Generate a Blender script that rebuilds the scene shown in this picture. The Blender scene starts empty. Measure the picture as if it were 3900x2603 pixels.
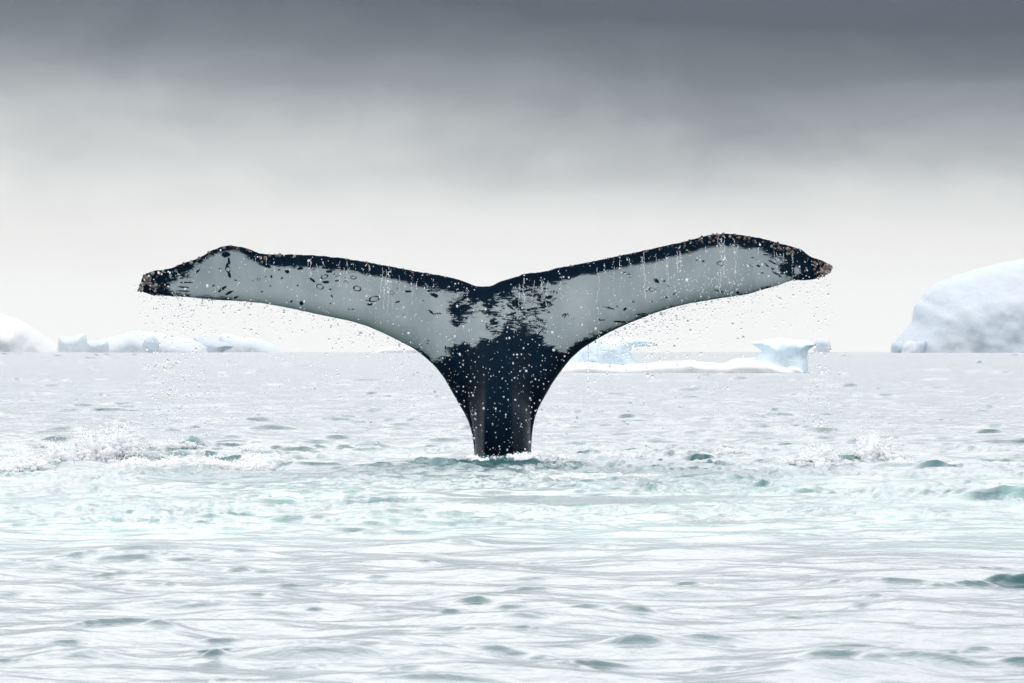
import bpy, bmesh, math, random
import numpy as np
from mathutils import Vector
from mathutils.geometry import delaunay_2d_cdt
from mathutils import noise as mnoise

random.seed(7)
rng = np.random.default_rng(7)
scn = bpy.context.scene
COL = scn.collection

# ------------------------------------------------------------------ camera
LENS, SENSOR, PW, PH = 200.0, 36.0, 3900.0, 2603.0
F = PW * LENS / SENSOR            # focal length in photograph pixels
CAM_H = 0.757                     # low in a small boat
HOR = 1338.0                      # eye level in the photograph
DIST = 40.8                       # whale distance
PXM = F / DIST                    # photograph pixels per metre at the whale
cam_d = bpy.data.cameras.new('camera')
cam = bpy.data.objects.new('camera', cam_d)
COL.objects.link(cam)
cam_d.lens, cam_d.sensor_width = LENS, SENSOR
cam_d.clip_start, cam_d.clip_end = 0.1, 20000
cam.location = (0, 0, CAM_H)
cam.rotation_euler = (math.radians(90) + (HOR - PH / 2) / F, 0, 0)
cam_d.dof.use_dof = True
cam_d.dof.focus_distance = DIST
cam_d.dof.aperture_fstop = 40
scn.camera = cam

# ------------------------------------------------------------------ world, sun, exposure
SUN_EL, SUN_AZ = math.radians(42), math.radians(-22)      # veiled sun ahead, above the picture: the scene is back-lit


def lin(c):
    return tuple(((v / 255) / 12.92 if v / 255 <= 0.04045 else ((v / 255 + 0.055) / 1.055) ** 2.4) for v in c)


world = bpy.data.worlds.new("World")
scn.world = world
world.use_nodes = True
wt = world.node_tree
wt.nodes.clear()


def N(tree, typ, **kw):
    n = tree.nodes.new(typ)
    for k, v in kw.items():
        setattr(n, k, v)
    return n


def math_node(tree, op, a, b=None, clamp=False):
    n = N(tree, 'ShaderNodeMath', operation=op, use_clamp=clamp)
    for i, s in enumerate((a, b)):
        if s is None:
            continue
        if isinstance(s, (int, float)):
            n.inputs[i].default_value = s
        else:
            tree.links.new(s, n.inputs[i])
    return n.outputs[0]


def map_range(tree, v, a, b, c=0.0, d=1.0, smooth=False):
    n = N(tree, 'ShaderNodeMapRange')
    if smooth:
        n.interpolation_type = 'SMOOTHSTEP'
    tree.links.new(v, n.inputs['Value'])
    for k, x in zip(('From Min', 'From Max', 'To Min', 'To Max'), (a, b, c, d)):
        n.inputs[k].default_value = x
    return n.outputs[0]


def ramp(tree, fac, stops, interp='LINEAR'):
    n = N(tree, 'ShaderNodeValToRGB')
    n.color_ramp.interpolation = interp
    el = n.color_ramp.elements
    while len(el) > 1:
        el.remove(el[-1])
    el[0].position, el[0].color = stops[0][0], (*stops[0][1], 1)
    for p, c in stops[1:]:
        e = el.new(p)
        e.color = (*c, 1)
    tree.links.new(fac, n.inputs[0])
    return n.outputs[0]


def mixc(tree, fac, a, b):
    n = N(tree, 'ShaderNodeMix', data_type='RGBA')
    for s, i in ((fac, 0), (a, 6), (b, 7)):
        if isinstance(s, (int, float)):
            n.inputs[i].default_value = s
        elif isinstance(s, tuple):
            n.inputs[i].default_value = (*s, 1)
        else:
            tree.links.new(s, n.inputs[i])
    return n.outputs[2]


def noise_tex(tree, vec, scale, detail=4, rough=0.55, dist=0.0):
    n = N(tree, 'ShaderNodeTexNoise')
    n.inputs['Scale'].default_value = scale
    n.inputs['Detail'].default_value = detail
    n.inputs['Roughness'].default_value = rough
    n.inputs['Distortion'].default_value = dist
    if vec is not None:
        tree.links.new(vec, n.inputs['Vector'])
    return n.outputs[0]


def vmul(tree, vec, xyz):
    n = N(tree, 'ShaderNodeVectorMath', operation='MULTIPLY')
    tree.links.new(vec, n.inputs[0])
    n.inputs[1].default_value = xyz
    return n.outputs[0]


tc = N(wt, 'ShaderNodeTexCoord').outputs['Generated']
sep = N(wt, 'ShaderNodeSeparateXYZ')
wt.links.new(tc, sep.inputs[0])
elev = math_node(wt, 'MULTIPLY', math_node(wt, 'ARCSINE', sep.outputs[2]), 57.2958)
elev = math_node(wt, 'MAXIMUM', elev, 0.0)
n_off = N(wt, 'ShaderNodeVectorMath', operation='ADD')
wt.links.new(vmul(wt, tc, (14, 14, 52)), n_off.inputs[0])
n_off.inputs[1].default_value = (7.7, 2.2, 5.1)
n_big = noise_tex(wt, n_off.outputs[0], 1.0, 2.5, 0.5, 0.4)
n_fine = noise_tex(wt, vmul(wt, tc, (44, 44, 80)), 1.0, 5, 0.55, 0.6)
n_wide = noise_tex(wt, vmul(wt, tc, (3.2, 3.2, 9)), 1.0, 5, 0.55, 0.6)
pert = math_node(wt, 'ADD', math_node(wt, 'MULTIPLY', math_node(wt, 'SUBTRACT', n_big, 0.5), 1.05),
                 math_node(wt, 'MULTIPLY', math_node(wt, 'SUBTRACT', n_fine, 0.5), 0.4))
pert = math_node(wt, 'MULTIPLY', pert, map_range(wt, elev, 0.3, 1.8))
tilt = N(wt, 'ShaderNodeClamp')                  # the cloud bank sits higher on the left
wt.links.new(math_node(wt, 'MULTIPLY', sep.outputs[0], 7.0), tilt.inputs[0])
tilt.inputs[1].default_value, tilt.inputs[2].default_value = -0.85, 0.14
e2 = math_node(wt, 'ADD', math_node(wt, 'ADD', elev, pert), math_node(wt, 'MULTIPLY', tilt.outputs[0], map_range(wt, elev, 1.0, 2.5)))
K = 10.0                                    # cloud deck in the same units as the Nishita sky at strength 0.1
low = ramp(wt, math_node(wt, 'DIVIDE', e2, 8.0), [
    (0.0, lin((249, 249, 248))), (0.08, lin((245, 245, 244))), (0.15, lin((233, 234, 233))), (0.20, lin((213, 216, 217))),
    (0.25, lin((180, 185, 189))), (0.30, lin((136, 144, 152))), (0.36, lin((96, 108, 121))), (0.43, lin((54, 70, 89))),
    (0.50, lin((58, 74, 93))), (0.57, lin((160, 170, 182))), (0.64, lin((228, 232, 239))), (0.74, (1.18, 1.17, 1.22)), (1.0, (1.74, 1.71, 1.78))])
high = ramp(wt, math_node(wt, 'DIVIDE', elev, 90.0), [
    (0.0, (1.03, 1.0, 1.05)), (0.12, (1.04, 1.0, 1.04)), (1.0, (1.02, 1.0, 1.0))])
# an overcast sky brightens towards the zenith
facing = map_range(wt, sep.outputs[1], -0.5, 0.75, 0.95, 1.0, smooth=True)      # thinner cloud on the sun's side
gain = math_node(wt, 'MULTIPLY', map_range(wt, sep.outputs[2], 0.12, 1.0, 1.88, 2.1), facing)
gvar = map_range(wt, n_wide, 0.3, 0.7, 0.66, 1.25)
hi = N(wt, 'ShaderNodeVectorMath', operation='SCALE')
wt.links.new(high, hi.inputs[0])
wt.links.new(math_node(wt, 'MULTIPLY', gain, gvar), hi.inputs['Scale'])
lowf = N(wt, 'ShaderNodeVectorMath', operation='SCALE')
wt.links.new(low, lowf.inputs[0])
wt.links.new(facing, lowf.inputs['Scale'])
deck = mixc(wt, map_range(wt, elev, 6.0, 9.0, smooth=True), lowf.outputs[0], hi.outputs[0])
sc10 = N(wt, 'ShaderNodeVectorMath', operation='SCALE')
wt.links.new(deck, sc10.inputs[0])
sc10.inputs['Scale'].default_value = K
sky = N(wt, 'ShaderNodeTexSky', sky_type='NISHITA', sun_disc=False)
sky.sun_elevation, sky.sun_rotation = SUN_EL, SUN_AZ
skyc = mixc(wt, 0.95, sky.outputs[0], sc10.outputs[0])       # closed cloud cover over the clear sky
bg = N(wt, 'ShaderNodeBackground')
bg.inputs['Strength'].default_value = 0.1
wt.links.new(skyc, bg.inputs[0])
wt.links.new(bg.outputs[0], N(wt, 'ShaderNodeOutputWorld').inputs[0])

sun_d = bpy.data.lights.new('sun', 'SUN')
sun_d.energy, sun_d.angle, sun_d.color = 0.6, math.radians(75), (1.0, 1.0, 0.99)
sun = bpy.data.objects.new('sun', sun_d)
COL.objects.link(sun)
sun.rotation_euler = Vector((-math.sin(SUN_AZ) * math.cos(SUN_EL), -math.cos(SUN_AZ) * math.cos(SUN_EL), -math.sin(SUN_EL))).to_track_quat('-Z', 'Y').to_euler()

vs = scn.view_settings
vs.view_transform, vs.look, vs.gamma, vs.use_curve_mapping = 'Standard', 'None', 1.0, False
vs.exposure = 0.0
scn.render.engine = 'CYCLES'
cy = scn.cycles
cy.max_bounces, cy.diffuse_bounces, cy.glossy_bounces, cy.transmission_bounces, cy.volume_bounces = 10, 5, 3, 6, 1
cy.use_denoising = True
cy.caustics_reflective = cy.caustics_refractive = False
cy.blur_glossy = 0.5
cy.sample_clamp_indirect = 4.0

# ------------------------------------------------------------------ small helpers


def at(px, py, d):
    """photograph pixel at a known distance -> world point"""
    return Vector(((px - PW / 2) / F * d, d, CAM_H - (py - HOR) / F * d))


def ground(px, py):
    """photograph pixel on the sea surface -> (x, y)"""
    d = CAM_H * F / (py - HOR)
    return ((px - PW / 2) / F * d, d)


def tag(o, label=None, cat=None, group=None, kind=None):
    for k, v in (('label', label), ('category', cat), ('group', group), ('kind', kind)):
        if v:
            o[k] = v
    return o


def link(name, me, mat=None, parent=None, smooth=True):
    o = bpy.data.objects.new(name, me)
    COL.objects.link(o)
    if mat is not None and not me.materials:
        me.materials.append(mat)
    if smooth and len(me.polygons):
        me.polygons.foreach_set('use_smooth', np.ones(len(me.polygons), dtype=bool))
    if parent:
        o.parent = parent
    return o


def mesh_np(name, verts, faces, n=4):
    me = bpy.data.meshes.new(name)
    V, Fc = np.asarray(verts, dtype=np.float32), np.asarray(faces, dtype=np.int32)
    me.vertices.add(len(V))
    me.vertices.foreach_set('co', V.ravel())
    me.loops.add(Fc.size)
    me.loops.foreach_set('vertex_index', Fc.ravel())
    me.polygons.add(len(Fc))
    me.polygons.foreach_set('loop_start', np.arange(0, Fc.size, n, dtype=np.int32))
    me.update(calc_edges=True)
    me.validate()
    return me


def attr(me, name, vals):
    a = me.attributes.new(name, 'FLOAT', 'POINT')
    a.data.foreach_set('value', np.asarray(vals, dtype=np.float32).ravel())


def ss(a, b, x):
    t = np.clip((x - a) / (b - a), 0, 1)
    return t * t * (3 - 2 * t)


def perlin(x, y, seed=0):
    r = np.random.default_rng(seed)
    perm = r.permutation(256).astype(np.int32)
    ang = r.random(256).astype(np.float32) * 2 * np.pi
    gx, gy = np.cos(ang), np.sin(ang)
    xf, yf = np.floor(x), np.floor(y)
    xi, yi = xf.astype(np.int32), yf.astype(np.int32)
    fx, fy = (x - xf).astype(np.float32), (y - yf).astype(np.float32)
    u, v = fx * fx * fx * (fx * (fx * 6 - 15) + 10), fy * fy * fy * (fy * (fy * 6 - 15) + 10)

    def g(ix, iy, dx, dy):
        h = perm[(perm[ix & 255] + iy) & 255]
        return gx[h] * dx + gy[h] * dy
    a, b = g(xi, yi, fx, fy), g(xi + 1, yi, fx - 1, fy)
    c, d = g(xi, yi + 1, fx, fy - 1), g(xi + 1, yi + 1, fx - 1, fy - 1)
    return ((a + u * (b - a)) + v * ((c + u * (d - c)) - (a + u * (b - a)))) * 1.5


def fbm(x, y, oct=4, seed=0, gain=0.5, ridged=False):
    s, a, f = 0, 1.0, 1.0
    t = 0
    for i in range(oct):
        n = perlin(x * f, y * f, seed + i * 17)
        if ridged:
            n = 1 - 2 * np.abs(n)
        s = s + n * a
        t += a
        a *= gain
        f *= 2.03
    return s / t


def new_mat(name):
    m = bpy.data.materials.new(name)
    m.use_nodes = True
    t = m.node_tree
    b = t.nodes['Principled BSDF']
    return m, t, b


def attr_node(t, name):
    n = N(t, 'ShaderNodeAttribute')
    n.attribute_name = name
    return n.outputs['Fac']


def bump(t, h, strength, dist, normal=None):
    n = N(t, 'ShaderNodeBump')
    if isinstance(strength, (int, float)):
        n.inputs['Strength'].default_value = strength
    else:
        t.links.new(strength, n.inputs['Strength'])
    n.inputs['Distance'].default_value = dist
    t.links.new(h, n.inputs['Height'])
    if normal is not None:
        t.links.new(normal, n.inputs['Normal'])
    return n.outputs[0]


# ------------------------------------------------------------------ materials
M_SEA, t, b = new_mat('sea_water')
pos = N(t, 'ShaderNodeNewGeometry').outputs['Position']
a_aer, a_foam, a_turb = attr_node(t, 'aer'), attr_node(t, 'foam'), attr_node(t, 'turb')
lace = noise_tex(t, vmul(t, pos, (1, 0.6, 1)), 13.0, 7, 0.70, 1.2)
cloudy = noise_tex(t, vmul(t, pos, (1, 0.5, 1)), 1.3, 6, 0.6, 0.5)
aer = math_node(t, 'MULTIPLY', a_aer, map_range(t, cloudy, 0.28, 0.66, 0.55, 1.1), clamp=True)
body = mixc(t, aer, (0.004, 0.070, 0.080), (0.095, 0.245, 0.235))
fo = math_node(t, 'ADD', a_foam, math_node(t, 'MULTIPLY', math_node(t, 'SUBTRACT', lace, 0.5), 1.1))
fo = math_node(t, 'MULTIPLY', map_range(t, fo, 0.46, 0.78, smooth=True), map_range(t, a_foam, 0.02, 0.15))
t.links.new(mixc(t, fo, body, (0.52, 0.55, 0.555)), b.inputs['Base Color'])
t.links.new(map_range(t, fo, 0, 1, 0.185, 0.55), b.inputs['Roughness'])
b.inputs['IOR'].default_value = 1.333
rip = noise_tex(t, vmul(t, pos, (1, 0.8, 1)), 11.0, 3, 0.55, 0.3)
rip2 = noise_tex(t, vmul(t, pos, (1, 1, 1)), 26.0, 4, 0.6, 0.2)
foamb = noise_tex(t, pos, 40.0, 4, 0.7)
far = noise_tex(t, vmul(t, pos, (1, 0.7, 1)), 1.1, 5, 0.62, 0.3)
rng_far = N(t, 'ShaderNodeVectorMath', operation='LENGTH')
t.links.new(pos, rng_far.inputs[0])
nb = bump(t, far, map_range(t, rng_far.outputs['Value'], 36, 60, 0.0, 0.6), 0.30)
nb = bump(t, rip, 0.34, 0.02, nb)
nb = bump(t, rip2, map_range(t, a_turb, 0, 1, 0.0, 0.16), 0.02, nb)
nb = bump(t, foamb, math_node(t, 'MULTIPLY', fo, 0.8), 0.02, nb)
t.links.new(nb, b.inputs['Normal'])

M_SKIN, t, b = new_mat('whale_skin')
pos = N(t, 'ShaderNodeTexCoord').outputs['Object']
a_d, a_r, a_m = attr_node(t, 'dark'), attr_node(t, 'rag'), attr_node(t, 'mark')
n1 = noise_tex(t, vmul(t, pos, (0.8, 1, 1.25)), 11.0, 8, 0.66, 0.5)
dk = math_node(t, 'ADD', a_d, math_node(t, 'MULTIPLY', math_node(t, 'SUBTRACT', n1, 0.5), a_r))
n1b = noise_tex(t, vmul(t, pos, (0.38, 1, 1.5)), 42.0, 6, 0.66, 1.2)
dk = math_node(t, 'ADD', dk, math_node(t, 'MULTIPLY', math_node(t, 'SUBTRACT', n1b, 0.5), math_node(t, 'MULTIPLY', a_r, 0.95)))
dk = map_range(t, dk, -0.010, 0.010)
n2 = noise_tex(t, pos, 45.0, 4, 0.65)
mk = map_range(t, math_node(t, 'ADD', a_m, math_node(t, 'MULTIPLY', math_node(t, 'SUBTRACT', n2, 0.5), 1.3)), 0.42, 0.72)
dk = math_node(t, 'MAXIMUM', dk, mk)
n3 = noise_tex(t, vmul(t, pos, (1, 1, 0.5)), 5.0, 6, 0.6)
white = mixc(t, map_range(t, n3, 0.35, 0.65), (0.235, 0.280, 0.288), (0.300, 0.342, 0.346))
black = mixc(t, map_range(t, n3, 0.4, 0.62), (0.0003, 0.0028, 0.0085), (0.0012, 0.0050, 0.0125))
t.links.new(mixc(t, dk, white, black), b.inputs['Base Color'])
t.links.new(map_range(t, n2, 0.3, 0.7, 0.24, 0.42), b.inputs['Roughness'])
b.inputs['Specular IOR Level'].default_value = 0.10
b.inputs['Specular Tint'].default_value = (0.15, 0.60, 1.0, 1)
nb = bump(t, noise_tex(t, vmul(t, pos, (1.4, 1, 0.5)), 34.0, 5, 0.6), 0.25, 0.008)
t.links.new(nb, b.inputs['Normal'])


def ice_mat(name, c1, c2, scale, rough=0.6, bstr=0.4, bdist=0.3):
    m, t, b = new_mat(name)
    p = N(t, 'ShaderNodeTexCoord').outputs['Object']
    n = noise_tex(t, vmul(t, p, (1, 1, 1.6)), scale, 6, 0.6, 0.6)
    nf = noise_tex(t, vmul(t, p, (1, 1, 0.55)), scale * 5, 5, 0.65, 1.0)
    n = math_node(t, 'ADD', n, math_node(t, 'MULTIPLY', math_node(t, 'SUBTRACT', nf, 0.5), 0.25))
    t.links.new(mixc(t, map_range(t, n, 0.34, 0.66), c1, c2), b.inputs['Base Color'])
    b.inputs['Roughness'].default_value = rough
    b.inputs['Specular IOR Level'].default_value = 0.3
    tr = N(t, 'ShaderNodeBsdfTranslucent')              # light passes through the ice
    tr.inputs['Color'].default_value = (*c2, 1)
    mx = N(t, 'ShaderNodeMixShader')
    mx.inputs[0].default_value = 0.3
    t.links.new(b.outputs[0], mx.inputs[1])
    t.links.new(tr.outputs[0], mx.inputs[2])
    t.links.new(mx.outputs[0], t.nodes['Material Output'].inputs['Surface'])
    t.links.new(bump(t, noise_tex(t, p, scale * 3, 6, 0.65), bstr, bdist), b.inputs['Normal'])
    return m


M_FLOE = ice_mat('floe_ice', (0.70, 0.83, 0.91), (0.78, 0.88, 0.93), 0.55, 0.5, 0.3, 0.15)
M_SNOW = ice_mat('floe_snow', (0.89, 0.92, 0.93), (0.92, 0.93, 0.94), 0.8, 0.6, 0.3, 0.1)
M_BERG = ice_mat('berg_ice', (0.645, 0.745, 0.83), (0.73, 0.805, 0.865), 0.055, 0.6, 0.5, 3.0)
M_BLUE = ice_mat('blue_ice', (0.54, 0.66, 0.75), (0.61, 0.71, 0.79), 0.05, 0.6, 0.4, 3.0)
M_PALE = ice_mat('pale_ice', (0.72, 0.805, 0.87), (0.76, 0.83, 0.885), 0.05, 0.6, 0.4, 3.0)
M_HILL = ice_mat('hill_snow', (0.80, 0.83, 0.85), (0.86, 0.88, 0.89), 0.02, 0.7, 0.4, 6.0)

M_DROP, t, b = new_mat('water_drop')
b.inputs['Base Color'].default_value = (1, 1, 1, 1)
b.inputs['Roughness'].default_value = 0.0
b.inputs['IOR'].default_value = 1.333
b.inputs['Transmission Weight'].default_value = 1.0
M_SPRAY, t, b = new_mat('white_spray')
b.inputs['Base Color'].default_value = (0.93, 0.94, 0.95, 1)
b.inputs['Roughness'].default_value = 0.3
tr = N(t, 'ShaderNodeBsdfTranslucent')
tr.inputs['Color'].default_value = (0.93, 0.95, 0.96, 1)
mx = N(t, 'ShaderNodeMixShader')
mx.inputs[0].default_value = 0.5
t.links.new(b.outputs[0], mx.inputs[1])
t.links.new(tr.outputs[0], mx.inputs[2])
t.links.new(mx.outputs[0], t.nodes['Material Output'].inputs['Surface'])


def barn_mat(name, c):
    m, t, b = new_mat(name)
    p = N(t, 'ShaderNodeTexCoord').outputs['Object']
    n = noise_tex(t, p, 3.0, 4, 0.6)
    t.links.new(mixc(t, n, tuple(v * 0.6 for v in c), c), b.inputs['Base Color'])
    b.inputs['Roughness'].default_value = 0.6
    return m


M_BARN = [barn_mat('barnacle_pink', (0.24, 0.185, 0.17)), barn_mat('barnacle_white', (0.34, 0.325, 0.30)),
          barn_mat('barnacle_orange', (0.24, 0.145, 0.10)), barn_mat('barnacle_brown', (0.06, 0.035, 0.03))]

# ------------------------------------------------------------------ the sea: one sheet, finer near the whale and the camera
# columns by bearing, rows by range
th = list(np.arange(-0.108, 0.1081, 0.00034))
step = 0.0004
while th[-1] < math.pi:
    th.append(th[-1] + step)
    th.insert(0, th[0] - step)
    step *= 1.10
th = np.clip(np.array(th), -math.pi, math.pi)
rr = [0.4]
while rr[-1] < 9:
    rr.append(rr[-1] * 1.10)
while rr[-1] < 11.5:
    rr.append(rr[-1] * 1.004)
while rr[-1] < 21:
    rr.append(rr[-1] * 1.0016)
while rr[-1] < 52:
    rr.append(rr[-1] * 1.0026)
g = 0.0027
while rr[-1] < 4200:
    g = min(0.0030 if rr[-1] < 130 else (0.007 if rr[-1] < 420 else 0.022), g * 1.02)
    rr.append(rr[-1] * (1 + g))
rr = np.array(rr)
drow = np.gradient(rr)
R, TH = np.meshgrid(rr, th, indexing='ij')
X = (R * np.sin(TH)).astype(np.float32)
Y = (R * np.cos(TH)).astype(np.float32)
nr, nc = X.shape
print('sea grid', nr, nc)

# zones of the sea
wn = fbm(X * 0.35, Y * 0.16, 4, 11)
front = (Y > 0)
zone = ss(18.3, 24.0, Y + wn * 4.0) * (1 - ss(42.5, 48.0, Y + wn * 4.0)) * front
aer = ss(18.8, 23.5, Y + wn * 4.0) * (1 - ss(29.0, 39.0, Y + wn * 5.0)) * front
swirl = fbm(X * 0.75 + wn * 1.3, Y * 0.42 + wn * 1.7, 5, 23, 0.55)
aer = np.maximum(aer, 0.35 * zone) * np.clip(0.85 + 0.7 * swirl, 0.2, 1)
clear = fbm(X * 0.9 + wn * 2.0, Y * 0.55 + swirl * 1.2, 4, 27, 0.55)
aer = aer * (1 - 0.9 * np.exp(-(clear / 0.07) ** 2) * ss(21, 26, Y))        # drawn-out lines of clear water
side = 1 - ss(8, 16, np.abs(X))
zone, aer = zone * side, aer * side
turb = ss(22.5, 28.0, Y + wn * 4) * (1 - ss(43.5, 47.0, Y + wn * 2.0)) * front * side
turb = turb * (1 - 0.85 * ss(-0.02, 0.25, fbm(X * 0.42 + 3, Y * 0.22 + 8, 3, 29)))      # smooth slicks between the churned patches


def blob(px, py, wpx, hpx, pw=2.0):
    """soft patch on the sea under a patch of the photograph"""
    x0, y0 = ground(px, py)
    sx = wpx / F * y0
    sy = hpx * y0 * y0 / (CAM_H * F)
    return np.exp(-(np.abs((X - x0) / sx) ** pw + np.abs((Y - y0) / sy) ** pw))


slick = blob(2260, 1905, 620, 22, 4)
slick2 = 0.8 * blob(3350, 1925, 520, 26, 4) + 0.8 * blob(300, 1900, 500, 30, 4)
calm = np.clip(1 - slick - 0.7 * slick2, 0.03, 1)
chopf = 1 - 0.25 * aer

Z = np.zeros_like(X)
DX, DY = np.zeros_like(X), np.zeros_like(X)
NW = 230
lam = np.exp(rng.uniform(math.log(0.06), math.log(8.0), NW))
wd = rng.normal(math.radians(-105), math.radians(62), NW)      # travelling towards the camera, spread
ph = rng.uniform(0, 2 * math.pi, NW)
RMS = 0.092
slope = RMS * math.sqrt(2.0 / NW) * (0.35 + 0.65 * np.exp(-(np.log(lam / 0.60) / 0.75) ** 2)) * 1.4
for i in range(NW):
    k = 2 * math.pi / lam[i]
    a = slope[i] / k
    kx, ky = k * math.cos(wd[i]), k * math.sin(wd[i])
    w = np.clip((lam[i] / drow - 2.2) / 1.6, 0, 1)
    rows = np.nonzero(w > 0)[0]
    if not len(rows):
        continue
    r0, r1 = rows[0], rows[-1] + 1
    p = (kx * X[r0:r1] + ky * Y[r0:r1] + ph[i]).astype(np.float32)
    if lam[i] > 1.5:                          # longer waves lie farther out
        w = w * (0.22 + 0.45 * ss(44, 85, rr))
    wv = (w[r0:r1, None] * a).astype(np.float32)
    Z[r0:r1] += wv * np.cos(p)
    s = np.sin(p) * wv * 0.85
    DX[r0:r1] -= math.cos(wd[i]) * s
    DY[r0:r1] -= math.sin(wd[i]) * s
# gusts: some patches of the sea are rougher than others
gust = 1 + 0.45 * fbm(X * 0.22 + 9, Y * 0.10, 3, 40)
Z *= calm * chopf * gust
DX *= calm * chopf * gust
DY *= calm * chopf * gust

# churned water round the whale
wx, wy = fbm(X * 1.1, Y * 0.7, 3, 60), fbm(X * 1.1 + 40, Y * 0.7, 3, 61)
churn = fbm(X * 1.9 + wx * 1.1, Y * 1.0 + wy * 1.1, 5, 70, 0.56, ridged=True)
churn2 = fbm(X * 5.5 + wx * 2, Y * 3.0 + wy * 2, 3, 90, 0.55)
Z += turb * calm * ((churn - 0.45) * 0.046 + churn2 * 0.012)

# single waves that stand out in the photograph: (px, py of the foot, half width px, height px, front px, back px, skew)
for px, py, wpx, hpx, fr, bk, sk in [
        
        (270, 2515, 170, 62, 36, 70, -0.2), (630, 2425, 70, 34, 20, 40, 0.0), (2420, 2465, 130, 36, 22, 50, 0.0),
        (2420, 2345, 95, 28, 20, 40, 0.0), (3080, 2365, 190, 30, 22, 50, 0.25), (1900, 2480, 170, 26, 20, 50, -0.3),
        (3540, 2520, 170, 28, 22, 50, -0.1), (2700, 2445, 130, 22, 18, 40, -0.2), (3330, 2525, 80, 26, 20, 40, 0.2),
        
        (3100, 1765, 280, 30, 14, 22, 0.1), (2880, 1592, 190, 16, 5, 10, 0.0),
        (2950, 1640, 260, 16, 6, 12, 0.0),
        (500, 2130, 130, 20, 14, 28, 0.1), (330, 2125, 80, 18, 14, 28, 0.1), (1740, 2080, 90, 24, 14, 30, 0.2),
        (1400, 2035, 110, 22, 12, 30, 0.0), (2270, 2095, 160, 14, 10, 24, -0.1), (3260, 2320, 40, 20, 12, 20, 0),
        (3860, 1745, 80, 26, 8, 14, 0.0), (3650, 1790, 180, 20, 8, 14, 0.1), (1620, 1980, 260, 22, 14, 24, 0.0)]:
    x0, y0 = ground(px, py)
    sx = wpx / F * y0
    A = hpx / F * y0
    q = y0 * y0 / (CAM_H * F)
    fm, bm_ = A * fr / 11.0 + 0.01, A * 7 + 0.05           # steep face towards the camera, long back
    dx = (X - x0) / sx
    dy = Y - (y0 + fm) - sk * (X - x0) * 2.2 - 0.10 * fbm(X * 3 + px, Y * 0.7, 3, 5)
    prof = np.where(dy < 0, np.exp(-(dy / fm) ** 2), np.exp(-np.abs(dy / bm_) ** 1.5))
    Z += A * 0.85 * prof * np.exp(-np.abs(dx + 0.25 * fbm(X * 3, Y, 2, int(px) + 1)) ** 2.2) * np.clip(1 + 0.75 * fbm(X * 5, Y * 2, 4, int(px)), 0, 2)

# small steep wavelets scattered over the sea, each worked out only on its own patch of the sheet


WV, LEAN = np.zeros_like(Z), np.zeros_like(Z)


def wavelet(x0, y0, sx, A, fr, bk, sk, lean=0.75):
    r, a = math.hypot(x0, y0), math.atan2(x0, y0)
    i0, i1 = np.searchsorted(rr, [r - 4 * fr - abs(sk) * sx * 3, r + 4 * bk + abs(sk) * sx * 3])
    j0, j1 = np.searchsorted(th, [a - 2.6 * sx / r, a + 2.6 * sx / r])
    if i1 - i0 < 2 or j1 - j0 < 2:
        return
    xs_, ys_ = X[i0:i1, j0:j1], Y[i0:i1, j0:j1]
    dx = (xs_ - x0) / sx
    dy = ys_ - y0 - sk * (xs_ - x0) + 0.35 * sx * dx * dx
    d_r = float(np.interp(r, rr, drow))
    fr = max(fr, d_r)
    prof = np.where(dy < 0, np.exp(-(dy / fr) ** 2), np.exp(-np.abs(dy / bk) ** 1.4))
    shape = prof * np.exp(-np.abs(dx) ** 2.4)
    LEAN[i0:i1, j0:j1] = np.maximum(LEAN[i0:i1, j0:j1], lean * fr * shape)      # the crest leans towards the camera
    WV[i0:i1, j0:j1] = np.maximum(WV[i0:i1, j0:j1], A * prof * np.exp(-np.abs(dx) ** 2.4))


for _ in range(230):
    r_ = math.sqrt(rng.uniform(10.5 ** 2, 20.5 ** 2))
    A_ = min(float(np.exp(rng.normal(math.log(0.0078), 0.4))), 0.00105 * r_)
    wavelet(rng.uniform(-0.16, 0.16) * r_, r_, min(float(np.exp(rng.normal(math.log(0.072), 0.5))), 0.011 * r_), A_, A_ * rng.uniform(0.9, 1.8) + 0.002, A_ * 8, rng.normal(0, 0.28), rng.uniform(0, 0.8))
for _ in range(900):
    r_ = CAM_H * F / rng.uniform(110, 385)
    d_ = float(np.interp(r_, rr, drow))
    A_ = min(float(np.exp(rng.normal(math.log(0.017), 0.5))), 0.045) * (r_ / 60) ** 0.6
    wavelet(rng.uniform(-0.12, 0.12) * r_, r_, float(np.exp(rng.normal(math.log(0.17), 0.5))) * (r_ / 60) ** 0.35, A_, 0.45 * d_ + 0.01, A_ * 7 + 2 * d_, rng.normal(0, 0.06), rng.uniform(0.6, 0.93))

for _ in range(170):
    r_ = CAM_H * F / rng.uniform(8, 115)
    d_ = float(np.interp(r_, rr, drow))
    A_ = min(float(np.exp(rng.normal(math.log(0.024), 0.5))), 0.06) * (r_ / 60) ** 0.75
    wavelet(rng.uniform(-0.12, 0.12) * r_, r_, float(np.exp(rng.normal(math.log(0.16), 0.5))) * (r_ / 60) ** 0.5, A_, d_, A_ * 7 + 2 * d_, 0.0, rng.uniform(0.94, 0.985))

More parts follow.
